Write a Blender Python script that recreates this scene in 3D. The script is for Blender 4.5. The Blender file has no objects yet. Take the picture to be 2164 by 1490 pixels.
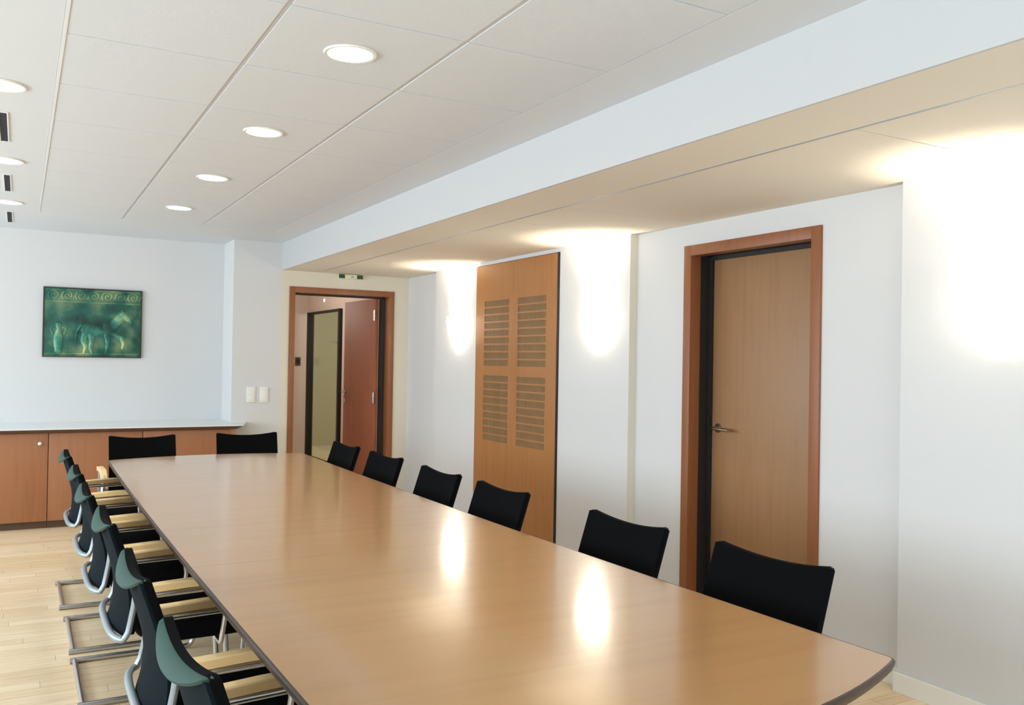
import bpy, bmesh, math, random
from mathutils import Vector, Matrix
random.seed(7)
PI = math.pi
SC = bpy.context.scene
COL = SC.collection

# ------------------------------------------------------------------ camera
CAM_H, F_PX, YAW, PITCH, ROLL = 1.42, 1867.84, 0.508730, 0.0093674, 0.0168297
fw = Vector((math.sin(YAW)*math.cos(PITCH), math.cos(YAW)*math.cos(PITCH), math.sin(PITCH)))
r0 = Vector((math.cos(YAW), -math.sin(YAW), 0)); u0 = r0.cross(fw)
rr = r0*math.cos(ROLL) + u0*math.sin(ROLL); uu = u0*math.cos(ROLL) - r0*math.sin(ROLL)
cam_data = bpy.data.cameras.new('camera')
cam_data.sensor_fit = 'HORIZONTAL'; cam_data.sensor_width = 36.0
cam_data.lens = F_PX/2164*36.0; cam_data.clip_start = 0.05
cam = bpy.data.objects.new('camera', cam_data); COL.objects.link(cam)
M = Matrix.Identity(4)
for i in range(3):
    M[i][0], M[i][1], M[i][2] = rr[i], uu[i], -fw[i]
M[2][3] = CAM_H
cam.matrix_world = M
SC.camera = cam

# ------------------------------------------------------------------ world, daylight, exposure
W = bpy.data.worlds.new('world'); SC.world = W; W.use_nodes = True
bg = W.node_tree.nodes['Background']
bg.inputs[0].default_value = (0.70, 0.85, 1.0, 1); bg.inputs[1].default_value = 1.2
SC.view_settings.view_transform = 'Standard'
SC.view_settings.look = 'None'
SC.view_settings.gamma = 1.0
SC.view_settings.use_curve_mapping = False
SC.view_settings.exposure = -0.35
SC.cycles.use_denoising = True
SC.cycles.max_bounces = 10
SC.cycles.diffuse_bounces = 6
SC.cycles.sample_clamp_indirect = 6.0

WIN = [(-1.2, 0.6), (0.9, 2.7), (3.0, 4.8), (5.1, 6.9), (7.2, 8.5)]     # window bays in the left wall, Y ranges
WX = -3.0                                                             # left wall
DAY = 95.0
def area(name, loc, rot, sx, sy, power, col):
    l = bpy.data.lights.new(name, 'AREA'); l.shape = 'RECTANGLE'; l.size = sx; l.size_y = sy
    l.energy = power; l.color = col
    o = bpy.data.objects.new(name, l); COL.objects.link(o); o.location = loc; o.rotation_euler = rot
    return o
for i, (a, b) in enumerate(WIN):
    area('window_daylight', (WX-0.16, (a+b)/2, 1.55), (0, -PI/2-.35, 0), 1.4, b-a-0.1, DAY*(b-a)/1.8, (0.78, 0.90, 1.0))

FWIN = (0.6, 3.1)                                                     # window in the wall behind the camera, X range
area('window_daylight', ((FWIN[0]+FWIN[1])/2, -1.7-0.16, 1.5), (PI/2+.15, 0, 0), FWIN[1]-FWIN[0]-.1, 1.25, 62, (0.74, 0.88, 1.0))

# ------------------------------------------------------------------ helpers
def s(r, g, b):
    f = lambda c: (c/255/12.92) if c/255 <= .04045 else ((c/255+.055)/1.055)**2.4
    return (f(r), f(g), f(b), 1)

def mat(name, col, rough=.5, metal=0, spec=.5, emit=None, estr=0, coat=0, trans=0):
    m = bpy.data.materials.new(name); m.use_nodes = True
    p = m.node_tree.nodes['Principled BSDF']
    p.inputs['Base Color'].default_value = col if len(col) == 4 else (*col, 1)
    p.inputs['Roughness'].default_value = rough
    p.inputs['Metallic'].default_value = metal
    p.inputs['Specular IOR Level'].default_value = spec
    p.inputs['Coat Weight'].default_value = coat
    if emit:
        p.inputs['Emission Color'].default_value = (*emit[:3], 1)
        p.inputs['Emission Strength'].default_value = estr
    return m

def nodes(m): return m.node_tree.nodes, m.node_tree.links

def wood(name, c1, c2, grain='Z', rough=.35, scale=1.0, spec=.5, coat=0.0, figure=.6):
    m = mat(name, c1, rough, spec=spec, coat=coat); n, l = nodes(m); p = n['Principled BSDF']
    tc = n.new('ShaderNodeTexCoord'); mp = n.new('ShaderNodeMapping')
    k = {'X': (1.2, 22, 22), 'Y': (22, 1.2, 22), 'Z': (22, 22, 1.2)}[grain]
    mp.inputs['Scale'].default_value = tuple(v*scale for v in k)
    nz = n.new('ShaderNodeTexNoise'); nz.inputs['Scale'].default_value = 1.6; nz.inputs['Detail'].default_value = 6
    nz.inputs['Distortion'].default_value = .5
    mp2 = n.new('ShaderNodeMapping'); k2 = {'X': (.5, 4, 4), 'Y': (4, .5, 4), 'Z': (4, 4, .5)}[grain]
    mp2.inputs['Scale'].default_value = k2
    nz2 = n.new('ShaderNodeTexNoise'); nz2.inputs['Scale'].default_value = 1.0; nz2.inputs['Detail'].default_value = 2
    ad = n.new('ShaderNodeMath'); ad.operation = 'ADD'
    mu = n.new('ShaderNodeMath'); mu.operation = 'MULTIPLY'; mu.inputs[1].default_value = figure
    rp = n.new('ShaderNodeValToRGB')
    rp.color_ramp.elements[0].position = .45; rp.color_ramp.elements[0].color = c2
    rp.color_ramp.elements[1].position = 1.05*(.5+.5*figure); rp.color_ramp.elements[1].color = c1
    l.new(tc.outputs['Object'], mp.inputs[0]); l.new(mp.outputs[0], nz.inputs['Vector'])
    l.new(tc.outputs['Object'], mp2.inputs[0]); l.new(mp2.outputs[0], nz2.inputs['Vector'])
    l.new(nz2.outputs[0], mu.inputs[0]); l.new(nz.outputs[0], ad.inputs[0]); l.new(mu.outputs[0], ad.inputs[1])
    l.new(ad.outputs[0], rp.inputs[0]); l.new(rp.outputs[0], p.inputs['Base Color'])
    return m

def plaster(name, col, rough=.75, bump=.02):
    m = mat(name, col, rough, spec=.25); n, l = nodes(m); p = n['Principled BSDF']
    tc = n.new('ShaderNodeTexCoord'); nz = n.new('ShaderNodeTexNoise')
    nz.inputs['Scale'].default_value = 90; nz.inputs['Detail'].default_value = 4
    bp = n.new('ShaderNodeBump'); bp.inputs['Strength'].default_value = bump; bp.inputs['Distance'].default_value = .01
    l.new(tc.outputs['Object'], nz.inputs['Vector']); l.new(nz.outputs[0], bp.inputs['Height']); l.new(bp.outputs[0], p.inputs['Normal'])
    return m

def fabric(name, col, rough=.95, scale=420):
    m = mat(name, col, rough, spec=.08); n, l = nodes(m); p = n['Principled BSDF']
    tc = n.new('ShaderNodeTexCoord'); nz = n.new('ShaderNodeTexNoise'); nz.inputs['Scale'].default_value = scale
    bp = n.new('ShaderNodeBump'); bp.inputs['Strength'].default_value = .15; bp.inputs['Distance'].default_value = .002
    l.new(tc.outputs['Object'], nz.inputs['Vector']); l.new(nz.outputs[0], bp.inputs['Height']); l.new(bp.outputs[0], p.inputs['Normal'])
    return m

def parquet():
    m = mat('oak parquet', s(225, 195, 150), .38, spec=.45); n, l = nodes(m); p = n['Principled BSDF']
    tc = n.new('ShaderNodeTexCoord')
    br = n.new('ShaderNodeTexBrick'); br.offset = .37; br.offset_frequency = 1; br.squash = 1.0
    br.inputs['Scale'].default_value = 1.0
    br.inputs['Brick Width'].default_value = .92; br.inputs['Row Height'].default_value = .085
    br.inputs['Mortar Size'].default_value = .0012; br.inputs['Mortar Smooth'].default_value = .2
    br.inputs['Bias'].default_value = 0
    br.inputs['Color1'].default_value = s(240, 218, 182); br.inputs['Color2'].default_value = s(226, 198, 158)
    br.inputs['Mortar'].default_value = s(175, 140, 98)
    mp = n.new('ShaderNodeMapping'); mp.inputs['Scale'].default_value = (2.2, 34, 34)
    nz = n.new('ShaderNodeTexNoise'); nz.inputs['Scale'].default_value = 1.5; nz.inputs['Detail'].default_value = 6
    rp = n.new('ShaderNodeValToRGB'); rp.color_ramp.elements[0].position = .3; rp.color_ramp.elements[0].color = (.78, .74, .70, 1)
    rp.color_ramp.elements[1].position = .65; rp.color_ramp.elements[1].color = (1, 1, 1, 1)
    mx = n.new('ShaderNodeMix'); mx.data_type = 'RGBA'; mx.blend_type = 'MULTIPLY'; mx.inputs[0].default_value = .7
    br.offset = 0
    sx = n.new('ShaderNodeSeparateXYZ'); cx = n.new('ShaderNodeCombineXYZ'); wn = n.new('ShaderNodeTexWhiteNoise'); wn.noise_dimensions = '1D'
    dv = n.new('ShaderNodeMath'); dv.operation = 'DIVIDE'; dv.inputs[1].default_value = .085
    fl = n.new('ShaderNodeMath'); fl.operation = 'FLOOR'; sm = n.new('ShaderNodeMath'); sm.operation = 'ADD'
    l.new(tc.outputs['Object'], sx.inputs[0]); l.new(sx.outputs[1], dv.inputs[0]); l.new(dv.outputs[0], fl.inputs[0]); l.new(fl.outputs[0], wn.inputs['W'])
    l.new(sx.outputs[0], sm.inputs[0]); l.new(wn.outputs['Value'], sm.inputs[1]); l.new(sm.outputs[0], cx.inputs[0]); l.new(sx.outputs[1], cx.inputs[1])
    l.new(cx.outputs[0], br.inputs['Vector']); l.new(tc.outputs['Object'], mp.inputs[0])
    l.new(mp.outputs[0], nz.inputs['Vector']); l.new(nz.outputs[0], rp.inputs[0])
    l.new(br.outputs['Color'], mx.inputs[6]); l.new(rp.outputs[0], mx.inputs[7]); l.new(mx.outputs[2], p.inputs['Base Color'])
    return m

def patina(name, k=1.0):
    m = mat(name, s(40, 80, 65), .42, metal=.35, spec=.5); n, l = nodes(m); p = n['Principled BSDF']
    tc = n.new('ShaderNodeTexCoord'); nz = n.new('ShaderNodeTexNoise'); nz.inputs['Scale'].default_value = 5; nz.inputs['Detail'].default_value = 8
    rp = n.new('ShaderNodeValToRGB')
    e = rp.color_ramp.elements
    e[0].position = .34; e[0].color = s(26*k, 52*k, 46*k)
    e[1].position = .70; e[1].color = s(120*k, 142*k, 104*k)
    x = e.new(.50); x.color = s(36*k, 92*k, 78*k)
    l.new(tc.outputs['Object'], nz.inputs['Vector']); l.new(nz.outputs[0], rp.inputs[0]); l.new(rp.outputs[0], p.inputs['Base Color'])
    bp = n.new('ShaderNodeBump'); bp.inputs['Strength'].default_value = .4; bp.inputs['Distance'].default_value = .01
    l.new(nz.outputs[0], bp.inputs['Height']); l.new(bp.outputs[0], p.inputs['Normal'])
    return m

def glass(name):
    m = bpy.data.materials.new(name); m.use_nodes = True; n, l = nodes(m)
    for x in list(n):
        if x.type == 'BSDF_PRINCIPLED': n.remove(x)
    out = [x for x in n if x.type == 'OUTPUT_MATERIAL'][0]
    tr = n.new('ShaderNodeBsdfTransparent'); tr.inputs[0].default_value = (.93, .95, .88, 1)
    gl = n.new('ShaderNodeBsdfGlossy'); gl.inputs['Roughness'].default_value = .02
    mx = n.new('ShaderNodeMixShader'); mx.inputs[0].default_value = .09
    l.new(tr.outputs[0], mx.inputs[1]); l.new(gl.outputs[0], mx.inputs[2]); l.new(mx.outputs[0], out.inputs[0])
    return m

def box(bm, x0, x1, y0, y1, z0, z1, bev=0):
    vs = [bm.verts.new((x, y, z)) for x in (x0, x1) for y in (y0, y1) for z in (z0, z1)]
    for f in ((0, 1, 3, 2), (4, 6, 7, 5), (0, 4, 5, 1), (2, 3, 7, 6), (0, 2, 6, 4), (1, 5, 7, 3)):
        bm.faces.new([vs[i] for i in f])
    if bev:
        es = list({e for v in vs for e in v.link_edges})
        bmesh.ops.bevel(bm, geom=es, offset=bev, segments=2, affect='EDGES', profile=.6)

def cyl(bm, c, axis, r, h, seg=24, r2=None):
    """capped cylinder / cone, centre c, along axis"""
    q = Vector((0, 0, 1)).rotation_difference(Vector(axis).normalized())
    mtx = Matrix.Translation(Vector(c)) @ q.to_matrix().to_4x4()
    bmesh.ops.create_cone(bm, cap_ends=True, segments=seg, radius1=r, radius2=r if r2 is None else r2, depth=h, matrix=mtx)

def fillet(pts, rad, n=7):
    """polyline with rounded corners; rad = one radius or a list"""
    P = [Vector(p) for p in pts]; out = [P[0]]
    for i in range(1, len(P)-1):
        r = rad[i-1] if isinstance(rad, (list, tuple)) else rad
        a, b, c = P[i-1], P[i], P[i+1]
        d1 = (a-b).normalized(); d2 = (c-b).normalized(); ang = d1.angle(d2)
        if r <= 0 or ang > 3.1: out.append(b); continue
        t = min(r/math.tan(ang/2), (a-b).length*.49, (c-b).length*.49)
        p1 = b+d1*t; p2 = b+d2*t
        for k in range(n+1):
            w = k/n
            out.append(p1*(1-w)**2 + b*2*w*(1-w) + p2*w**2)
    out.append(P[-1]); return out

def tube(bm, path, r, seg=12, rz=None):
    """sweep a circle / ellipse (r across, rz up) along path; capped"""
    P = [Vector(p) for p in path]; rings = []
    t0 = (P[1]-P[0]).normalized()
    up = Vector((0, 0, 1)) if abs(t0.z) < .9 else Vector((0, 1, 0))
    nrm = (up - t0*up.dot(t0)).normalized()
    for i, p in enumerate(P):
        t = (P[min(i+1, len(P)-1)] - P[max(i-1, 0)]).normalized()
        nrm = (nrm - t*nrm.dot(t)).normalized(); bi = t.cross(nrm)
        ring = []
        for k in range(seg):
            a = 2*PI*k/seg
            ring.append(bm.verts.new(p + bi*math.cos(a)*r + nrm*math.sin(a)*(rz or r)))
        rings.append(ring)
    for a, b in zip(rings, rings[1:]):
        for k in range(seg):
            bm.faces.new((a[k], a[(k+1) % seg], b[(k+1) % seg], b[k]))
    bm.faces.new(rings[0][::-1]); bm.faces.new(rings[-1])

def grid(bm, fn, nu, nv):
    """open grid surface from fn(i/nu, j/nv); returns vertex table"""
    T = [[bm.verts.new(fn(i/nu, j/nv)) for j in range(nv+1)] for i in range(nu+1)]
    for i in range(nu):
        for j in range(nv):
            bm.faces.new((T[i][j], T[i+1][j], T[i+1][j+1], T[i][j+1]))
    return T

def solid(bm, f0, f1, nu, nv):
    """closed slab between two grid surfaces"""
    A = grid(bm, f0, nu, nv); B = grid(bm, f1, nu, nv)
    for i in range(nu):
        bm.faces.new((A[i+1][0], A[i][0], B[i][0], B[i+1][0])); bm.faces.new((A[i][nv], A[i+1][nv], B[i+1][nv], B[i][nv]))
    for j in range(nv):
        bm.faces.new((A[0][j], A[0][j+1], B[0][j+1], B[0][j])); bm.faces.new((A[nu][j+1], A[nu][j], B[nu][j], B[nu][j+1]))

def prism(bm, pts, z0, z1):
    a = [bm.verts.new((x, y, z0)) for x, y in pts]; b = [bm.verts.new((x, y, z1)) for x, y in pts]
    n = len(pts)
    bm.faces.new(a[::-1]); bm.faces.new(b)
    for i in range(n): bm.faces.new((a[i], a[(i+1) % n], b[(i+1) % n], b[i]))

def obj(name, bm, m, parent=None, smooth=True, angle=35, label=None):
    bmesh.ops.recalc_face_normals(bm, faces=bm.faces)
    me = bpy.data.meshes.new(name); bm.to_mesh(me); bm.free()
    if m: me.materials.append(m)
    if smooth:
        me.shade_smooth(); me.set_sharp_from_angle(angle=math.radians(angle))
    o = bpy.data.objects.new(name, me); COL.objects.link(o)
    if parent: o.parent = parent
    if label: o['label'] = label
    return o

def tag(o, label, cat, group=None):
    o['label'] = label; o['category'] = cat
    if group: o['group'] = group
    return o

def thing(name, label, cat, loc=(0, 0, 0), rz=0, group=None):
    o = bpy.data.objects.new(name, None); COL.objects.link(o); o.empty_display_size = .1
    o.location = loc; o.rotation_euler = (0, 0, rz)
    return tag(o, label, cat, group)

def struct(name, bm, m, parent=None, smooth=False):
    o = obj(name, bm, m, parent, smooth)
    if not parent: o['kind'] = 'structure'
    return o

def copy_tree(o, parent=None):
    c = o.copy(); COL.objects.link(c)
    if parent: c.parent = parent
    for ch in list(o.children): copy_tree(ch, c)
    return c

# ------------------------------------------------------------------ materials
WHITE = plaster('white wall paint', (.66, .66, .655, 1))
CEIL = plaster('ceiling paint', (.70, .735, .77, 1), .85)
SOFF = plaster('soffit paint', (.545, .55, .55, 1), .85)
TILE = plaster('mineral tile', (.69, .725, .76, 1), .9, .06)
GROOVE = mat('ceiling grid grey', (.42, .42, .42, 1), .8)
CREAM = plaster('cream wall tone', (.70, .655, .55, 1))  # one cream tone for the doorway wall and a wall step
FLOOR = parquet()
BEECH = wood('lacquered beech', s(184, 138, 85), s(174, 127, 76), 'X', .30, .5, .4, .85, .6)
BEECH.node_tree.nodes['Principled BSDF'].inputs['Coat Roughness'].default_value = .12
EDGE = mat('dark table edge', s(54, 38, 30), .4)
PEAR = wood('pearwood veneer', s(162, 108, 71), s(148, 95, 60), 'Z', .42)
CASING = wood('casing wood', s(140, 86, 50), s(126, 74, 42), 'Z', .4)
LEAF = wood('door leaf veneer', s(156, 117, 80), s(146, 106, 70), 'Z', .4)
LEAFRED = wood('reddish door veneer', s(164, 97, 66), s(148, 84, 55), 'Z', .6)
PANEL = wood('panel veneer', s(168, 114, 64), s(152, 100, 55), 'Z', .38)
ARMW = wood('armrest beech', s(236, 202, 146), s(222, 184, 126), 'Y', .35)
BLACK = mat('black rebate', s(30, 26, 24), .6)
FAB = fabric('black upholstery', s(9, 9, 10))
SHELL = fabric('dark blue green back fabric', s(14, 25, 31), .85)
CAP = mat('green leather', s(34, 68, 58), .6, spec=.35)
STEEL = mat('brushed steel', s(196, 196, 196), .28, metal=1)
GREYT = mat('grey lacquered tube', s(150, 160, 164), .38, metal=.6)
CHROME = mat('handle metal', s(190, 185, 175), .22, metal=1)
PLAST = mat('white plastic', s(236, 234, 226), .4)
TRIMW = mat('white trim', (.80, .82, .84, 1), .5)
ALU = mat('profile grey', s(150, 156, 166), .5)
DARKV = mat('slot black', s(14, 14, 15), .7)
BROWN = mat('worktop edge brown', s(96, 70, 52), .45)
WTOP = mat('pale worktop laminate', s(226, 228, 228), .3)
PATINA = patina('green bronze patina')
RELIEF = patina('worn bronze relief', 1.35)
PFRAME = mat('plaque frame', s(58, 50, 36), .5)
GLASS = glass('clear glass')
GREEN = mat('exit sign green', s(22, 62, 40), .5)
OLIVE = plaster('olive wall', s(196, 188, 162))
PINK = plaster('pale rose paint', s(214, 198, 186))
LAMPW = mat('lamp diffuser', (1, 1, 1, 1), .5, emit=(1, .98, .95), estr=9)

# ------------------------------------------------------------------ setting
ZC, ZS = 2.495, 2.24              # main ceiling, low soffit
XB = 2.153                        # beam face
XP, XR = 3.388, 3.444             # proud / recessed right wall
YB, YW = 8.35, 8.785              # door wall plane, painting wall
YN = -1.7                         # wall behind the camera
bm = bmesh.new(); box(bm, WX-.2, 8.0, YN-.2, 14.2, -.12, 0)
struct('floor', bm, FLOOR)

# ceiling: plaster field, tile field with open joints
GX = [0.105, 0.698, 1.302, 1.885]; GY0, DY = 2.685, .634
rowsY = [GY0 + DY*k for k in range(-6, 8)] + [7.64]
bm = bmesh.new()
box(bm, WX-.2, XB, YN-.2, YW+.2, ZC+.014, ZC+.12)
box(bm, WX-.2, GX[0], YN-.2, YW+.2, ZC, ZC+.014)
box(bm, GX[3], XB, YN-.2, YW+.2, ZC, ZC+.014)
box(bm, GX[0], GX[3], YN-.2, rowsY[0], ZC, ZC+.014)
box(bm, GX[0], GX[3], rowsY[-1], YW+.2, ZC, ZC+.014)
ceiling = struct('ceiling', bm, CEIL)
bm = bmesh.new()
for i in range(3):
    for j in range(len(rowsY)-1):
        gx0 = .014 if i == 0 else .009
        box(bm, GX[i]+gx0, GX[i+1]-(.004 if i == 2 else .009), rowsY[j]+.0028, rowsY[j+1]-.0028, ZC, ZC+.013)
struct('ceiling_tiles', bm, TILE, ceiling)
bm = bmesh.new(); box(bm, GX[0], GX[3], rowsY[0], rowsY[-1], ZC+.0125, ZC+.0138)
struct('ceiling_grid', bm, GROOVE, ceiling)
bm = bmesh.new()
box(bm, GX[0]+.001, GX[0]+.0135, rowsY[0], rowsY[-1], ZC-.002, ZC+.012)
struct('trim_1', bm, TRIMW)
bm = bmesh.new()
for gx in GX[1:3]: box(bm, gx-.007, gx+.007, rowsY[0], rowsY[-1], ZC+.003, ZC+.012)
struct('trim_3', bm, mat('grid bar', (.62, .62, .63, 1), .6))

# beam and soffit
XG = 2.505
joints = [2.09, 3.96, 4.55]
bm = bmesh.new()
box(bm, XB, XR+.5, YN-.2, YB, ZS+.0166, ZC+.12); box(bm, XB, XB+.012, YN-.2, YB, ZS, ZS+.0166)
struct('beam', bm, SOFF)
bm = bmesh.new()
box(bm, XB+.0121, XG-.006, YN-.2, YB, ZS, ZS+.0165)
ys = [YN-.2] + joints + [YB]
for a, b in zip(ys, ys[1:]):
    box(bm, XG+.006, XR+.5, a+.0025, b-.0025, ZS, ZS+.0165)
struct('ceiling_soffit', bm, plaster('warm-lit soffit tint', (.74, .69, .605, 1), .85))  # warmth of the lamp light is put into the underside colour
bm = bmesh.new(); box(bm, XG-.0058, XG+.0058, YN-.2, YB-.25, ZS-.001, ZS+.0155)
struct('trim_2', bm, ALU)

# painting wall, pillar and door wall
DX0, DX1, DZ = 2.229, 3.287, 2.092      # back door casing, outer
bm = bmesh.new()
box(bm, WX-.2, 1.711, YW, YW+.2, 0, ZC+.12)
box(bm, 1.711, XB, YB, YW+.2, 0, ZC+.12)
struct('wall_back', bm, WHITE)
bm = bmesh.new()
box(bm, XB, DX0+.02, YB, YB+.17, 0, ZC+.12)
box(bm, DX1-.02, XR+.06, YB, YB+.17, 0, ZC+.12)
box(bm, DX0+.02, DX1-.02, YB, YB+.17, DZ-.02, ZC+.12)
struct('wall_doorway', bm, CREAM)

# right wall: proud and recessed bays
RY0, RY1, RZ = 3.054, 4.078, 2.115      # right door casing, outer
bm = bmesh.new()
box(bm, XP, XR+.25, YN-.2, 2.563, 0, ZS+.02)
box(bm, XR, XR+.25, 2.563, RY0+.02, 0, ZS+.02)
box(bm, XR, XR+.25, RY0+.02, RY1-.02, RZ-.02, ZS+.02)
box(bm, XR, XR+.25, RY1-.02, 4.55, 0, ZS+.02)
box(bm, XP, XR+.25, 4.55, 5.385, 0, ZS+.02)
box(bm, XP+.045, XR+.25, 5.385, 6.69, 0, ZS+.02)
box(bm, XP, XR+.25, 6.69, 7.553, 0, ZS+.02)
box(bm, XR, XR+.25, 7.553, YB+.17, 0, ZS+.02)
box(bm, XP, XP+.05, 5.385, 6.69, 2.212, ZS+.02)
struct('wall_right', bm, WHITE)
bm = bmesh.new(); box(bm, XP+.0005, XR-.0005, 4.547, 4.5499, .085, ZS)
struct('trim_4', bm, CREAM)  # thin cream skin over the step face of the wall
bm = bmesh.new()
box(bm, XP-.012, XP, YN, 2.575, 0, .084, .002)
box(bm, XR-.012, XR, 2.575, RY0, 0, .084, .002)
box(bm, XR-.012, XR, RY1, 4.538, 0, .084, .002)
box(bm, XP-.012, XP, 4.538, 5.37, 0, .084, .002)
box(bm, XP-.012, XP, 6.70, 7.565, 0, .084, .002)
box(bm, XR-.012, XR, 7.565, YB, 0, .084, .002)
struct('baseboard_right', bm, PLAST)

# wall behind the camera, window wall
bm = bmesh.new()
box(bm, WX-.2, FWIN[0], YN-.2, YN, 0, ZC+.12); box(bm, FWIN[1], XR+.3, YN-.2, YN, 0, ZC+.12)
box(bm, FWIN[0], FWIN[1], YN-.2, YN, 0, .85); box(bm, FWIN[0], FWIN[1], YN-.2, YN, 2.15, ZC+.12)
struct('wall_front', bm, WHITE)
bm = bmesh.new(); a, b, t = FWIN[0], FWIN[1], .05
box(bm, a, a+t, YN-.12, YN-.06, .85, 2.15); box(bm, b-t, b, YN-.12, YN-.06, .85, 2.15)
box(bm, a+t, b-t, YN-.12, YN-.06, .85, .85+t); box(bm, a+t, b-t, YN-.12, YN-.06, 2.15-t, 2.15)
box(bm, (a+b)/2-.025, (a+b)/2+.025, YN-.12, YN-.06, .85+t, 2.15-t)
struct('window_6', bm, PLAST)
bm = bmesh.new()
box(bm, WX-.2, WX, YN-.2, YW+.2, 0, .85); box(bm, WX-.2, WX, YN-.2, YW+.2, 2.28, ZC+.12)
ye = [YN-.2] + [v for p in WIN for v in p] + [YW+.2]
for a, b in zip(ye[0::2], ye[1::2]): box(bm, WX-.2, WX, a, b, .85, 2.28)
struct('wall_left', bm, WHITE)
for i, (a, b) in enumerate(WIN):
    bm = bmesh.new(); t = .05
    box(bm, WX-.12, WX-.06, a, a+t, .85, 2.28); box(bm, WX-.12, WX-.06, b-t, b, .85, 2.28)
    box(bm, WX-.12, WX-.06, a+t, b-t, .85, .85+t); box(bm, WX-.12, WX-.06, a+t, b-t, 2.28-t, 2.28)
    box(bm, WX-.12, WX-.06, (a+b)/2-.025, (a+b)/2+.025, .85+t, 2.28-t)
    struct('window_%d' % (i+1), bm, PLAST)

# ------------------------------------------------------------------ back door (open into the corridor)
d1 = thing('door_1', 'open reddish wooden door with orange wood casing in the back wall', 'door', (DX0, YB, 0)); d1['kind'] = 'structure'
w, ow = DX1-DX0, .055
bm = bmesh.new()
box(bm, 0, ow, -.014, .19, 0, DZ, .003); box(bm, w-ow, w, -.014, .10, 0, DZ, .003); box(bm, ow-.002, w-ow+.002, -.0138, .10, DZ-ow, DZ, .003)
obj('casing', bm, CASING, d1)
bm = bmesh.new()
box(bm, w-ow-.028, w-.01, .10, .20, 0, DZ-.03); box(bm, ow, w-ow-.012, .10, .19, DZ-ow-.012, DZ-.03)
obj('rebate', bm, BLACK, d1, label='dark door rebate')
LH = 2.03
leaf = bpy.data.objects.new('door_leaf', None); COL.objects.link(leaf); leaf.parent = d1
leaf.location = (w-ow-.03, .205, 0); leaf.rotation_euler = (0, 0, math.radians(2.6))
bm = bmesh.new(); box(bm, -.04, 0, 0, .84, .008, LH, .002)
obj('leaf_panel', bm, LEAFRED, leaf)
bm = bmesh.new()
for z in (1.05,):
    cyl(bm, (-.052, .79, z), (1, 0, 0), .009, .05, 14); tube(bm, fillet([(-.05, .79, z), (-.085, .79, z), (-.085, .675, z)], .02), .009)
    cyl(bm, (-.043, .79, z), (1, 0, 0), .025, .006, 20); cyl(bm, (-.043, .79, z-.09), (1, 0, 0), .025, .006, 20)
obj('handle', bm, CHROME, leaf)
for z in (1.86, 1.02, .25):
    bm = bmesh.new(); cyl(bm, (-.046, -.010, z), (0, 0, 1), .009, .11, 14); box(bm, -.046, -.041, -.008, .03, z-.05, z+.05)
    o = obj('hinge', bm, CHROME, d1)
    o.location = leaf.location; o.rotation_euler = leaf.rotation_euler

# ------------------------------------------------------------------ right door (closed)
d2 = thing('door_2', 'closed pale wooden door with lever handle in the right wall', 'door', (XR, RY0, 0)); d2['kind'] = 'structure'
w = RY1-RY0; ow = .062
bm = bmesh.new()
box(bm, -.014, .065, 0, ow, 0, RZ, .003); box(bm, -.014, .065, w-ow, w, 0, RZ, .003); box(bm, -.0138, .065, ow-.002, w-ow+.002, RZ-ow, RZ, .003)
obj('casing', bm, CASING, d2)
bm = bmesh.new()
box(bm, .065, .215, .022, ow-.006, 0, RZ-.02); box(bm, .065, .215, w-ow+.006, w-.022, 0, RZ-.02); box(bm, .065, .215, ow-.006, w-ow+.006, RZ-ow+.006, RZ-.02)
box(bm, .135, .153, w-ow-.018, w-ow+.006, 0, RZ-ow); box(bm, .135, .153, ow-.006, ow+.018, 0, RZ-ow)
box(bm, .135, .153, ow+.018, w-ow-.018, RZ-ow-.018, RZ-ow+.006)
obj('rebate', bm, BLACK, d2, label='dark door rebate')
bm = bmesh.new(); box(bm, .154, .198, ow-.005, w-ow+.005, .008, RZ-ow+.005, .002)
obj('door_leaf', bm, LEAF, d2)
hy, hz = w-ow-.072, 1.045
bm = bmesh.new(); cyl(bm, (.150, hy, hz), (1, 0, 0), .027, .008, 24); cyl(bm, (.128, hy, hz), (1, 0, 0), .010, .04, 16)
tube(bm, fillet([(.112, hy+.012, hz), (.100, hy-.01, hz), (.100, hy-.135, hz-.004)], .015), .0095)
obj('handle', bm, CHROME, d2)

# ------------------------------------------------------------------ corridor behind the open door
CX = 3.64
bm = bmesh.new()
box(bm, 1.85, CX+.1, YB+.17, 12.6, 2.45, 2.55)
struct('ceiling_corridor', bm, CEIL)
bm = bmesh.new()
box(bm, 1.85, CX+.02, 12.6, 12.7, 0, 2.05); box(bm, 1.85, CX+.1, 12.6, 12.7, 2.05, 2.45)
box(bm, 1.75, 1.85, YW+.2, 12.7, 0, 2.45)
box(bm, CX, CX+.1, YB+.17, 11.03, 0, 2.45)
struct('wall_corridor', bm, PINK)
bm = bmesh.new(); box(bm, CX, CX+.1, 11.03, 12.6, 2.06, 2.45)
struct('wall_bulkhead', bm, PINK)
bm = bmesh.new()
box(bm, 6.42, 6.5, 9.6, 14.0, 0, 2.5)
struct('wall_office_side', bm, OLIVE)
bm = bmesh.new(); box(bm, CX+.1, 6.5, 14.0, 14.2, 0, 2.5)
struct('wall_office_back', bm, OLIVE)
bm = bmesh.new(); box(bm, CX+.1, 6.5, 9.5, 9.6, 0, 2.5)
struct('wall_office_front', bm, OLIVE)
bm = bmesh.new(); box(bm, CX+.1, 6.5, 9.5, 14.2, 2.5, 2.6)
struct('ceiling_office', bm, CEIL)
gp = thing('glass_partition', 'clear glass partition with black posts seen through the open doorway', 'partition', (CX, 11.065, 0))
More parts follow.
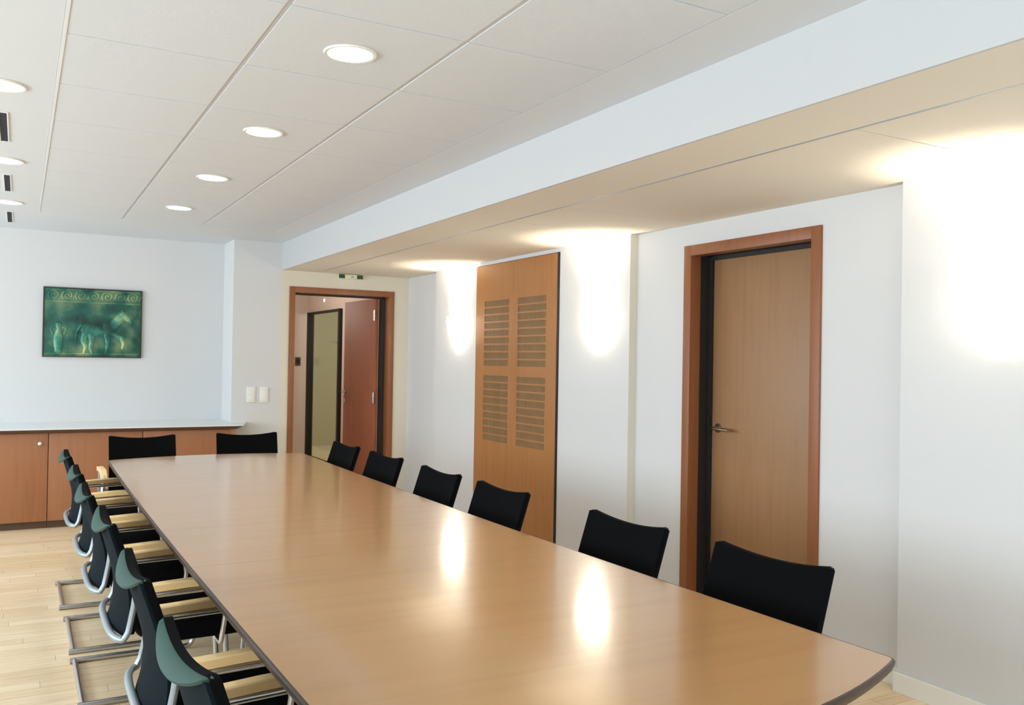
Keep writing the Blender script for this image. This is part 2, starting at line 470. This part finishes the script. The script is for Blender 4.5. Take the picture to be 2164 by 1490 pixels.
for y, t in ((.0, .058), (1.40, .06)):
    bm = bmesh.new(); box(bm, -.045, .045, y-t/2, y+t/2, 0, 2.06, .003); obj('post', bm, BLACK, gp)
bm = bmesh.new(); box(bm, -.03, .03, .03, 1.37, 2.03, 2.06); obj('top_rail', bm, BLACK, gp)
bm = bmesh.new(); box(bm, -.03, .03, .03, 1.37, 0, .02); obj('bottom_rail', bm, BLACK, gp)
bm = bmesh.new(); box(bm, -.005, .005, .03, 1.37, .02, 2.03); obj('pane', bm, GLASS, gp)
bm = bmesh.new(); tube(bm, fillet([(-.045, .0, 1.62), (-.09, .0, 1.62), (-.09, .14, 1.62)], .01), .007); obj('rod', bm, CHROME, gp)
t = thing('sideboard', 'low olive cupboard behind the glass partition', 'cupboard', (6.15, 12.2, 0))
bm = bmesh.new(); box(bm, -.25, .25, -1.6, 1.6, .0, .86, .005); obj('carcass', bm, plaster('dull olive laminate', s(160, 150, 104)), t)
bm = bmesh.new(); box(bm, -.26, .25, -1.61, 1.61, .86, .89, .003); obj('top', bm, OLIVE, t)
t = thing('wall_switch', 'small dark switch on the corridor end wall seen through the doorway', 'switch', (3.50, 12.6, 1.36))
bm = bmesh.new(); box(bm, -.04, .04, -.012, 0, -.06, .06, .003); obj('plate', bm, BROWN, t)
bm = bmesh.new(); box(bm, -.02, .02, -.017, -.012, -.03, .03, .002); obj('rocker', bm, BLACK, t)
t = thing('corridor_spotlight', 'tiny lit spotlight high in the corridor beyond the doorway', 'spotlight', (CX, 11.75, 2.20))
bm = bmesh.new(); cyl(bm, (-.012, 0, 0), (1, 0, 0), .035, .024, 20); obj('housing', bm, PLAST, t)
bm = bmesh.new(); cyl(bm, (-.026, 0, 0), (1, 0, 0), .02, .004, 16); obj('lens', bm, LAMPW, t)
def point(name, loc, power, col, size=.1, parent=None):
    l = bpy.data.lights.new(name, 'POINT'); l.energy = power; l.color = col; l.shadow_soft_size = size
    o = bpy.data.objects.new(name, l); COL.objects.link(o); o.location = loc
    if parent: o.parent = parent
    return o
point('corridor_lamp', (2.4, 10.9, 2.2), 34, (1, .92, .83), .15)
point('office_lamp', (5.0, 11.8, 2.2), 55, (1, .96, .84), .2)

# ------------------------------------------------------------------ slotted wood panel
pz0, pz1 = .012, 2.205
pn = thing('slotted_panel', 'tall wooden wall panel with two columns of slotted grilles between two wall lamps', 'panel', (XP, 5.395, 0))
PW = 1.285
cols = [(.145, .565), (.710, 1.128)]        # measured from the near edge
tops = [1.908, 1.297]; nrow, pitch, hh = 9, .0605, .047
rowz = []
for t_ in tops:
    for k in range(nrow): rowz.append((t_-k*pitch-hh, t_-k*pitch))
rowz.sort()
bm = bmesh.new()
X0, X1 = -.016, .004
zc = pz0
for a, b in rowz:
    box(bm, X0, X1, 0, PW, zc, a)
    yc = 0
    for c0, c1 in cols:
        box(bm, X0, X1, yc, c0, a, b); yc = c1
    box(bm, X0, X1, yc, PW, a, b); zc = b
box(bm, X0, X1, 0, PW, zc, pz1)
bmesh.ops.remove_doubles(bm, verts=bm.verts, dist=1e-5)
obj('board', bm, PANEL, pn, smooth=False)
bm = bmesh.new(); box(bm, X1+.004, X1+.01, .05, PW-.05, .6, 2.1); obj('backing', bm, mat('grille backing', s(112, 92, 66), .8), pn)
bm = bmesh.new(); box(bm, X0+.001, .03, -.008, -.0005, pz0, pz1); obj('gap_shade_strip', bm, BLACK, pn, label='black strip for the shadow gap beside the panel')  # black strip stands in for the shade in the gap beside the panel
SL = wood('grille slats', s(150, 118, 80), s(138, 106, 70), 'Z', .5)
for a, b in rowz:
    for c0, c1 in cols:
        bm = bmesh.new(); n_ = 30; st = (c1-c0)/n_
        for k in range(n_):
            box(bm, X0+.003, X1-.001, c0+k*st+st*.22, c0+k*st+st*.80, a, b)
        obj('grille', bm, SL, pn, smooth=False)

# ------------------------------------------------------------------ wall lamps
def sconce_bm():
    bm = bmesh.new()
    prof = [(.024, 0), (.040, .010), (.052, .05), (.074, .09), (.106, .14), (.128, .19), (.138, .24), (.136, .29)]
    seg = 20
    T = []
    for r, z in prof:
        T.append([bm.verts.new((-math.sin(PI*k/seg)*r*.82, -math.cos(PI*k/seg)*r, z)) for k in range(seg+1)])
    for a, b in zip(T, T[1:]):
        for k in range(seg): bm.faces.new((a[k], a[k+1], b[k+1], b[k]))
    bm.faces.new(T[0])
    return bm
OPAL = mat('opal glass', (.95, .93, .9, 1), .4, emit=(1, .88, .68), estr=22)
def sconce(y, label):
    t = thing('wall_lamp', label, 'lamp', (XP, y, 1.51), 0, 'opal wall lamps along the right wall')
    o = obj('shade', sconce_bm(), OPAL, t, smooth=True, angle=60)
    md = o.modifiers.new('thick', 'SOLIDIFY'); md.thickness = .004
    bm = bmesh.new(); box(bm, -.012, 0, -.05, .05, .06, .22, .004); obj('back_plate', bm, PLAST, t)
    bm = bmesh.new(); cyl(bm, (-.055, 0, .17), (0, 0, 1), .02, .10, 14); obj('bulb', bm, LAMPW, t)
    l = bpy.data.lights.new('wall_lamp_light', 'AREA'); l.shape = 'DISK'; l.size = .12; l.energy = 9; l.color = (1, .88, .70); l.spread = math.radians(105)
    lo = bpy.data.objects.new('wall_lamp_light', l); COL.objects.link(lo); lo.parent = t
    lo.location = (-.06, 0, .27); lo.rotation_euler = (PI, 0, 0)
    return t
sconce(2.10, 'lit white wall lamp at the right edge of the photo, nearest one')
sconce(4.88, 'lit white wall lamp between the slotted wood panel and the closed door')
sconce(7.03, 'lit white wall lamp between the open doorway and the slotted wood panel')

# ------------------------------------------------------------------ downlights
def downlight(x, y, label, group, power):
    t = thing('downlight', label, 'ceiling light', (x, y, ZC), 0, group)
    bm = bmesh.new()
    seg = 40; prof = [(.079, -.001), (.080, -.006), (.090, -.007), (.094, -.001)]
    T = [[bm.verts.new((math.cos(2*PI*k/seg)*r, math.sin(2*PI*k/seg)*r, z)) for k in range(seg)] for r, z in prof]
    T.append(T[0])
    for a, b in zip(T, T[1:]):
        for k in range(seg): bm.faces.new((a[k], a[(k+1) % seg], b[(k+1) % seg], b[k]))
    obj('trim_ring', bm, PLAST, t)
    bm = bmesh.new(); cyl(bm, (0, 0, -.0025), (0, 0, 1), .0788, .003, 40); obj('diffuser', bm, LAMPW, t)
    l = bpy.data.lights.new('downlight_beam', 'SPOT'); l.energy = power; l.color = (1, .97, .93)
    l.spot_size = math.radians(118); l.spot_blend = .7; l.shadow_soft_size = .06
    lo = bpy.data.objects.new('downlight_beam', l); COL.objects.link(lo); lo.parent = t; lo.location = (0, 0, -.02)
    return t
DLP = 19
names = ['round lit ceiling light above the table, largest and nearest of four',
         'round lit ceiling light above the table, second nearest of four',
         'round lit ceiling light above the table, third nearest of four',
         'round lit ceiling light above the table, smallest and farthest of four']
for k, nme in enumerate(names):
    downlight(1.0, 3.0+1.268*k, nme, 'downlights above the table', DLP)
for y, nme in ((4.10, 'lit ceiling light at the left edge of the photo, uppermost of three'), (5.70, 'lit ceiling light at the left edge of the photo, middle of three'),
               (7.27, 'lit ceiling light at the left edge of the photo, lowest of three')):
    downlight(-.085, y, nme, 'downlights along the plaster ceiling', DLP*.8)

# linear ceiling grilles
for y, nme in ((4.87, 'nearest'), (6.46, 'middle'), (8.06, 'farthest')):
    t = thing('ceiling_vent', 'black slot ceiling vent at the left edge of the photo, %s of three' % nme, 'vent', (-.085, y, ZC), 0, 'slot vents in the plaster ceiling')
    bm = bmesh.new(); L_ = .315
    box(bm, -.022, -.016, -L_, L_, -.004, -.0005); box(bm, .016, .022, -L_, L_, -.004, -.0005)
    box(bm, -.016, .016, -L_, -L_+.008, -.004, -.0005); box(bm, -.016, .016, L_-.008, L_, -.004, -.0005)
    obj('frame', bm, TRIMW, t)
    bm = bmesh.new(); box(bm, -.016, .016, -L_+.008, L_-.008, -.002, -.0005); obj('slot', bm, DARKV, t)
    bm = bmesh.new()
    comb = [(-.0158, -L_+.009), (-.0158, L_-.009), (-.0135, L_-.009)]
    for k in range(23, -1, -1):
        yy = -L_+.02+k*(2*L_-.04)/23; comb += [(-.0135, yy+.0025), (.0158, yy+.0025), (.0158, yy-.0025), (-.0135, yy-.0025)]
    comb.append((-.0135, -L_+.009))
    prism(bm, comb, -.004, -.002)
    obj('grating', bm, mat('vent bars', s(70, 70, 72), .6), t)

# ------------------------------------------------------------------ exit luminaire, switches
t = thing('exit_luminaire', 'slim emergency light with green ends above the open doorway', 'emergency light', (2.815, YB, 2.213))
bm = bmesh.new(); box(bm, -.118, .118, -.05, 0, -.02, .022, .004); obj('housing', bm, mat('pale luminaire', s(222, 220, 190), .4), t)
for x in (-.092, .092):
    bm = bmesh.new(); box(bm, x-.03, x+.03, -.054, -.05, -.018, .018, .001); obj('green_panel', bm, GREEN, t)
bm = bmesh.new(); box(bm, .0, .028, -.0525, -.05, -.01, -.001); box(bm, .006, .022, -.0525, -.05, .001, .008); obj('pictogram', bm, ALU, t)
for x, nme in ((1.887, 'left'), (2.007, 'right')):
    t = thing('light_switch', 'white light switch plate on the back wall, %s of the pair beside the doorway' % nme, 'switch', (x, YB, 1.065), 0, 'switch plates beside the doorway')
    bm = bmesh.new(); box(bm, -.04, .04, -.01, 0, -.072, .072, .004); obj('plate', bm, PLAST, t)
    if nme == 'left':
        for z in (-.03, .03):
            bm = bmesh.new(); box(bm, -.026, .026, -.014, -.01, z-.024, z+.024, .003); obj('rocker', bm, PLAST, t)
    else:
        bm = bmesh.new(); box(bm, -.026, .026, -.015, -.01, -.052, .052, .004); obj('rocker', bm, PLAST, t)

# ------------------------------------------------------------------ cabinets along the painting wall
CY = 8.07; CZ = .775
seams = [-1.21, -.495, .222, .930, 1.650]
clab = ['brown wooden cabinet at the far left under the long worktop, out of view',
        'brown wooden cabinet with round white knob at the left photo edge',
        'brown wooden cabinet behind the row of left chairs, right of the knobbed one',
        'brown wooden cabinet behind the table end, rightmost of the row']
for i in range(1, 4):
    a, b = seams[i], seams[i+1]; w = b-a
    t = thing('cabinet', clab[i], 'cabinet', (a, CY, 0), 0, 'cabinets under the worktop')
    bm = bmesh.new(); box(bm, 0.001, w-.001, .021, YW-CY-.001, .06, CZ); obj('body', bm, PEAR, t)
    bm = bmesh.new(); box(bm, .003, w-.003, 0, .0205, .062, CZ-.004, .0015); dr = obj('door', bm, PEAR, t)
    bm = bmesh.new(); box(bm, 0.001, w-.001, .045, .06, 0, .06); obj('plinth', bm, BROWN, t)
    if i == 1:
        bm = bmesh.new(); cyl(bm, (w-.062, -.010, CZ-.085), (0, 1, 0), .008, .02, 14)
        bmesh.ops.create_uvsphere(bm, u_segments=18, v_segments=12, radius=.015, matrix=Matrix.Translation((w-.062, -.024, CZ-.085)))
        obj('knob', bm, PLAST, dr)
    if i == 3:
        bm = bmesh.new(); box(bm, w+.001, w+.060, .03, .05, 0, CZ); obj('filler_panel', bm, BEECH, t)
t = thing('worktop', 'long pale worktop with dark sloping front edge on the brown cabinets', 'worktop', (0, 0, 0))
bm = bmesh.new(); prism(bm, [(-.494, 8.0), (1.748, 8.0), (1.853, YB-.001), (1.710, YB-.001), (1.710, YW-.001), (-.494, YW-.001)], .803, .811); obj('top', bm, WTOP, t, smooth=False)
bm = bmesh.new()
lo = [(-.494, 8.035), (1.70, 8.035), (1.79, YB-.001), (1.709, YB-.001), (1.709, YW-.001), (-.494, YW-.001)]
hi = [(-.494, 8.0), (1.748, 8.0), (1.853, YB-.001), (1.710, YB-.001), (1.710, YW-.001), (-.494, YW-.001)]
A = [bm.verts.new((x, y, .7755)) for x, y in lo]; B = [bm.verts.new((x, y, .803)) for x, y in hi]
bm.faces.new(A[::-1]); bm.faces.new(B)
for i in range(6): bm.faces.new((A[i], A[(i+1) % 6], B[(i+1) % 6], B[i]))
obj('bevelled_edge', bm, BROWN, t, smooth=False, label='dark brown sloping edge')

# ------------------------------------------------------------------ green relief plaque
PWD, PHT = .788, .600
t = thing('relief_plaque', 'green bronze relief plaque of a horse hanging on the back wall', 'wall art', (.185, YW, 1.395))
bm = bmesh.new(); box(bm, 0, PWD, -.022, 0, 0, PHT, .002); obj('board', bm, PATINA, t)
bm = bmesh.new(); e_ = .009
box(bm, -e_, 0, -.028, 0, -e_, PHT+e_); box(bm, PWD, PWD+e_, -.028, 0, -e_, PHT+e_); box(bm, 0, PWD, -.028, 0, -e_, 0); box(bm, 0, PWD, -.028, 0, PHT, PHT+e_)
obj('frame', bm, PFRAME, t)
bm = bmesh.new()
for k in range(7):
    cx, cz = .075+k*.108, PHT-.062
    tube(bm, [(cx+math.cos(a)*(.006+.0042*a/1.0), -.024, cz+math.sin(a)*(.006+.0042*a)) for a in [i*.35 for i in range(30)]], .0042, 8)
    tube(bm, [(cx+.045, -.024, cz-.03), (cx+.06, -.024, cz), (cx+.075, -.024, cz+.035)], .004, 8)
tube(bm, [(.01, -.024, PHT-.118), (PWD-.01, -.024, PHT-.118)], .006, 8)
tube(bm, [(.01, -.024, PHT-.012), (PWD-.01, -.024, PHT-.012)], .005, 8)
obj('scroll_frieze', bm, RELIEF, t)
def blob(bm, c, rx, rz, ry=.016, rot=0):
    rings = []; ry *= random.uniform(.93, 1.07)
    for i in range(5):
        a = PI/2*i/5
        rings.append([bm.verts.new((c[0]+math.cos(a)*math.cos(2*PI*k/16)*rx, -.021-math.sin(a)*ry, c[1]+math.cos(a)*math.sin(2*PI*k/16)*rz)) for k in range(16)])
    for a, b in zip(rings, rings[1:]):
        for k in range(16): bm.faces.new((a[k], a[(k+1) % 16], b[(k+1) % 16], b[k]))
    tip = bm.verts.new((c[0], -.021-ry, c[1])); L = rings[-1]
    for k in range(16): bm.faces.new((L[k], L[(k+1) % 16], tip))
    bm.faces.new(rings[0][::-1])
def limb(bm, pts, r0_, r1_):
    for (a, b), k in zip(zip(pts, pts[1:]), range(len(pts)-1)):
        n_ = len(pts)-1; ra = r0_+(r1_-r0_)*k/n_; rb = r0_+(r1_-r0_)*(k+1)/n_
        for q in range(7):
            f_ = q/6; r_ = ra+(rb-ra)*f_
            blob(bm, (a[0]+(b[0]-a[0])*f_, a[1]+(b[1]-a[1])*f_), r_, r_, min(.014, r_))
bm = bmesh.new()
blob(bm, (.42, .235), .115, .052); blob(bm, (.345, .245), .060, .062); blob(bm, (.515, .245), .062, .066)
limb(bm, [(.545, .262), (.60, .33), (.63, .375)], .05, .032)
limb(bm, [(.632, .385), (.675, .345), (.705, .315)], .031, .016)
limb(bm, [(.625, .405), (.63, .43)], .009, .005)
limb(bm, [(.335, .215), (.315, .14), (.335, .085), (.32, .03)], .034, .011); limb(bm, [(.375, .20), (.385, .13), (.37, .08), (.385, .03)], .030, .011)
limb(bm, [(.505, .20), (.515, .12), (.50, .03)], .028, .010); limb(bm, [(.545, .215), (.625, .175), (.645, .12), (.635, .075)], .026, .010)
limb(bm, [(.295, .275), (.262, .22), (.255, .12)], .018, .008)
for k in range(6): limb(bm, [(.565+.011*k, .31+.017*k), (.545+.011*k, .295+.02*k)], .012, .007)
obj('horse_relief', bm, RELIEF, t)
bm = bmesh.new()
limb(bm, [(.115, .05), (.115, .09), (.115, .17)], .030, .040); limb(bm, [(.115, .17), (.115, .24)], .040, .016)
limb(bm, [(.115, .24), (.115, .28)], .016, .026); blob(bm, (.115, .040), .034, .010)
tube(bm, fillet([(.145, -.023, .26), (.18, -.023, .24), (.155, -.023, .19)], .03), .006, 8); tube(bm, fillet([(.085, -.023, .26), (.05, -.023, .24), (.075, -.023, .19)], .03), .006, 8)
tube(bm, [(.02, -.023, .024), (PWD-.02, -.023, .024)], .006, 8)
obj('ornament', bm, RELIEF, t)

# ------------------------------------------------------------------ conference table
def xl(y): return .486 + .0035*(y-3.8)**2
def xr(y): return 1.757 + (.0075 if y < 3.9 else .004)*(y-3.9)**2
TY0, TY1 = 1.365, 6.20
def outline():
    pts = []
    for k in range(25): y = TY1+(TY0-TY1)*k/24; pts.append((xl(y), y))
    n_ = 24; xa, xb = xl(TY0), xr(TY0); xm = (xa+xb)/2
    for k in range(1, n_): x = xa+(xb-xa)*k/n_; pts.append((x, TY0-.150*(1-((x-xm)/((xb-xa)/2))**2)))
    for k in range(25): y = TY0+(TY1-TY0)*k/24; pts.append((xr(y), y))
    xa, xb = xr(TY1), xl(TY1); xm = (xa+xb)/2
    for k in range(1, n_): x = xa+(xb-xa)*k/n_; pts.append((x, TY1+.135*(1-((x-xm)/((xa-xb)/2))**2)))
    # round the four corners
    out = []; N = len(pts)
    for i in range(N):
        a, b, c = Vector(pts[i-1]), Vector(pts[i]), Vector(pts[(i+1) % N])
        if (b-a).angle(c-b) > .5:
            q = .02; p1 = b+(a-b).normalized()*q; p2 = b+(c-b).normalized()*q
            for w_ in (0, .25, .5, .75, 1): v = p1*(1-w_)**2+b*2*w_*(1-w_)+p2*w_**2; out.append((v.x, v.y))
        else: out.append((b.x, b.y))
    return out
OUT = outline()
def inset(pts, d):
    N = len(pts); o_ = []
    for i in range(N):
        a, b, c = Vector(pts[i-1]), Vector(pts[i]), Vector(pts[(i+1) % N])
        n1 = Vector((-(b-a).y, (b-a).x)).normalized(); n2 = Vector((-(c-b).y, (c-b).x)).normalized()
        nn = (n1+n2).normalized(); v = b + nn*d/max(.5, nn.dot(n1)); o_.append((v.x, v.y))
    return o_
area2 = sum(OUT[i-1][0]*OUT[i][1]-OUT[i][0]*OUT[i-1][1] for i in range(len(OUT)))
SGN = 1 if area2 > 0 else -1
tb = thing('conference_table', 'long glossy beech conference table with dark edge surrounded by black chairs', 'table', (1.13, 3.8, 0))
OFF = Matrix.Translation((-1.13, -3.8, 0))
def tbm(bm): bmesh.ops.transform(bm, matrix=OFF, verts=bm.verts)
topo = inset(OUT, SGN*.008)
seamY = [2.98]
def clip(poly, y0, y1):
    def half(P, f):
        R = []
        for i in range(len(P)):
            a, b = P[i-1], P[i]; fa, fb = f(a), f(b)
            if (fa >= 0) != (fb >= 0):
                w_ = fa/(fa-fb); R.append((a[0]+(b[0]-a[0])*w_, a[1]+(b[1]-a[1])*w_))
            if fb >= 0: R.append(b)
        return R
    return half(half(poly, lambda p: p[1]-y0), lambda p: y1-p[1])
bounds = [(-9, seamY[0]-.0008), (seamY[0]+.0008, 99)]
for a, b in bounds:
    bm = bmesh.new(); prism(bm, clip(topo, a, b), .722, .740); tbm(bm); obj('tabletop', bm, BEECH, tb, smooth=False)
bm = bmesh.new()
prof = [(.0079, .7395), (.003, .7395), (.000, .736), (.0005, .730), (.006, .716), (.016, .706), (.032, .702), (.06, .702), (.06, .7215), (.0079, .7215)]
R_ = []
for d, z in prof:
    R_.append([bm.verts.new((x, y, z)) for x, y in inset(OUT, SGN*d)])
R_.append(R_[0]); N = len(OUT)
for a, b in zip(R_, R_[1:]):
    for k in range(N): bm.faces.new((a[k], a[(k+1) % N], b[(k+1) % N], b[k]))
tbm(bm); obj('edge_band', bm, EDGE, tb, label='dark rounded table edge')
bm = bmesh.new(); prism(bm, inset(OUT, SGN*.0605), .702, .7215); tbm(bm); obj('underside', bm, EDGE, tb, smooth=False)
for y in (2.0, 3.8, 5.55):
    bm = bmesh.new(); box(bm, .93, 1.37, y-.06, y+.06, .02, .702, .01); box(bm, .90, 1.40, y-.10, y+.10, 0, .02, .004); tbm(bm)
    obj('leg', bm, BLACK, tb)
bm = bmesh.new(); box(bm, 1.12, 1.18, 2.06, 5.49, .60, .68); tbm(bm); obj('stretcher', bm, BLACK, tb)

# ------------------------------------------------------------------ chairs
HW = .223
def yb(z):      # front face of the back, corner line
    return -.225 + .33*(.842-z) - (.30*(.66-z)**2/.2 if z < .66 else 0)
def back_y(u, z): return yb(z) - (.016+.02*(.842-z)/.4)*(1-(u/HW)**2)
def top_z(u): 
    e = max(0, (abs(u)-(HW-.012))/.012)
    return 0.842 - .023*(1-(u/HW)**2) - .007*(1-math.sqrt(max(0, 1-e*e)))
ZB = .455
def chair_proto():
    t = thing('meeting_chair', '', 'chair')
    # upholstered pad
    def pf(off):
        def f(i, j):
            u = (2*i-1)*HW; z = ZB + (top_z(u)-ZB)*j
            return (u, back_y(u, z)-off, z)
        return f
    bm = bmesh.new(); solid(bm, pf(0), pf(.020), 28, 16)
    o = obj('backrest', bm, FAB, t, angle=50)
    def sf(off):
        def f(i, j):
            u = (2*i-1)*(HW-.004); z = ZB-.005 + (top_z(u)-.006-ZB)*j
            return (u, back_y(u, z)-off, z)
        return f
    bm = bmesh.new(); solid(bm, sf(.0205), sf(.030), 28, 16)
    obj('back_shell', bm, SHELL, t, angle=50, label='dark blue-green shell behind the backrest')
    # half-moon cap folded over the top, bulging behind
    def lip(u): return max(0.0, 1-(u/HW)**2)**.75
    def cf(i, j):
        u = (2*i-1)*(HW-.002); L = lip(u)
        y0 = back_y(u, .842)-.010; z0 = top_z(u)-.0005
        d = .014*min(1, L*4)+.020*L
        a = j
        return (u, y0-d*a, z0-(.029*L)*a**1.6)
    def cf2(i, j):
        u = (2*i-1)*(HW-.002); L = lip(u)
        p = cf(i, j); y0 = back_y(u, .842)-.010
        drop = .006+.016*L*(1-j)
        return (u, min(p[1]+.004, y0), p[2]-drop)
    bm = bmesh.new(); solid(bm, cf, cf2, 32, 8)
    obj('back_cap', bm, CAP, t, angle=60, label='green half-moon cap on the back')
    # seat
    def seat_pts(off):
        P = []
        hw, y0, y1, r = .225-off, -.145+off, .270-off, .085
        for cx, cy, a0 in ((hw-r, y1-r, 0), (-hw+r, y1-r, PI/2)):
            for k in range(7): a = a0+PI/2*k/6; P.append((cx+math.cos(a)*r, cy+math.sin(a)*r))
        rr_ = .17
        for cx, cy, a0 in ((-hw+rr_, y0+rr_*.7, PI), (hw-rr_, y0+rr_*.7, 1.5*PI)):
            for k in range(9): a = a0+PI/2*k/8; P.append((cx+math.cos(a)*rr_, cy+math.sin(a)*rr_*.7))
        return P
    bm = bmesh.new(); rings = []
    for off, z in ((.03, .405), (.008, .412), (0, .43), (0, .455), (.008, .468), (.03, .474)):
        rings.append([bm.verts.new((x, y, z)) for x, y in seat_pts(off)])
    n_ = len(rings[0])
    for a, b in zip(rings, rings[1:]):
        for k in range(n_): bm.faces.new((a[k], a[(k+1) % n_], b[(k+1) % n_], b[k]))
    bm.faces.new(rings[0][::-1]); bm.faces.new(rings[-1])
    obj('seat', bm, FAB, t, angle=50)
    AX, RX = .280, .295
    # floor frame
    bm = bmesh.new()
    for sx in (-1, 1): tube(bm, [(sx*RX, -.275, .0125), (sx*RX, .20, .0125)], .0125, 14)
    tube(bm, [(-RX, -.255, .0125), (RX, -.255, .0125)], .0115, 14)
    obj('floor_frame', bm, STEEL, t)
    # front legs continue into the tubes below the armrests
    for sx in (-1, 1):
        bm = bmesh.new()
        path = fillet([(sx*RX, .17, .0125), (sx*RX, .265, .0125), (sx*(RX-.004), .235, .50), (sx*AX, .20, .605), (sx*AX, -.16, .596)], [.05, .03, .11], 9)
        tube(bm, path, .0115, 12)
        obj('leg', bm, STEEL, t)
    # seat brackets
    for sx in (-1, 1):
        bm = bmesh.new(); tube(bm, fillet([(sx*.20, .12, .400), (sx*.275, .12, .400), (sx*.288, .13, .50), (sx*AX, .12, .60)], .02), .009, 10)
        obj('bracket', bm, STEEL, t)
    # loop from the arm ends around the back
    bm = bmesh.new()
    se = lambda v, e: math.copysign(abs(v)**e, v)
    path = [(AX, -.163, .612), (AX-.001, -.170, .56), (AX-.002, -.178, .515)]
    for k in range(33):
        a = PI*k/32; path.append((AX*se(math.cos(a), .55), -.185-.050*math.sin(a)**.8, .482-.026*min(1, 5*math.sin(a))**.7))
    path += [(-AX+.002, -.178, .515), (-AX+.001, -.170, .56), (-AX, -.163, .612)]
    tube(bm, path, .0125, 12, .0105)
    obj('back_loop', bm, GREYT, t, label='grey tube loop behind the backrest')
    # wooden armrests with metal end caps
    for sx in (-1, 1):
        bm = bmesh.new()
        prof_ = [(-.175, .634), (-.10, .637), (0, .642), (.07, .643), (.12, .638), (.16, .624), (.19, .602), (.21, .570), (.222, .53)]
        hw = .021
        sec = []
        for q, (y, z) in enumerate(prof_):
            y2, z2 = prof_[min(q+1, len(prof_)-1)]; y1, z1 = prof_[max(q-1, 0)]
            tx, tz = y2-y1, z2-z1; L = math.hypot(tx, tz); nx, nz = -tz/L, tx/L
            hgt = .026 if q < 6 else .026-.007*(q-5)
            sec.append([bm.verts.new((sx*AX+a*hw, y+nx*h, z+nz*h)) for a, h in ((-1, -hgt), (1, -hgt), (1, -.004), (.8, 0), (-.8, 0), (-1, -.004))])
        for a, b in zip(sec, sec[1:]):
            for k in range(6): bm.faces.new((a[k], a[(k+1) % 6], b[(k+1) % 6], b[k]))
        bm.faces.new(sec[0][::-1]); bm.faces.new(sec[-1])
        ar = obj('armrest', bm, ARMW, t, angle=30)
    return t

def place(o, x, y, deg, label, group):
    o.location = (x, y, 0); o.rotation_euler = (0, 0, math.radians(deg)); o['label'] = label; o['group'] = group
proto = chair_proto()
left = [(.545, 1.89, -87.5, 'black meeting chair on the left side of the table, nearest the camera'),
        (.533, 2.67, -90, 'black meeting chair on the left side of the table, second from the camera'),
        (.526, 3.52, -90, 'black meeting chair on the left side of the table, third from the camera'),
        (.505, 4.22, -90, 'black meeting chair on the left side of the table, fourth from the camera'),
        (.506, 4.95, -90, 'black meeting chair on the left side of the table, fifth from the camera'),
        (.495, 5.78, -90, 'black meeting chair on the left side of the table, farthest from the camera')]
right = [(1.72, 5.78, 92, 'black chair right of the table in front of the open doorway, leftmost there'),
         (1.73, 5.06, 93, 'black chair right of the table in front of the open reddish door and its casing'),
         (1.725, 4.26, 91, 'black chair right of the table before the white wall left of the slotted panel'),
         (1.735, 3.59, 92, 'black chair right of the table in front of the slotted wood panel'),
         (1.765, 2.67, 92, 'black chair right of the table before the white wall left of the closed door'),
         (1.81, 1.98, 94, 'largest black chair right of the table in front of the closed door')]
back = [(.790, 6.635, 180, 'black chair at the far end of the table, left one before the cabinets'),
        (1.515, 6.645, 176, 'black chair at the far end of the table, right one nearer the doorway')]
first = True
for rows, grp in ((left, 'chairs along the left side of the table'), (right, 'chairs along the right side of the table'), (back, 'chairs at the far end of the table')):
    for x, y, d, lab in rows:
        o = proto if first else copy_tree(proto)
        first = False
        place(o, x, y, d, lab, grp)
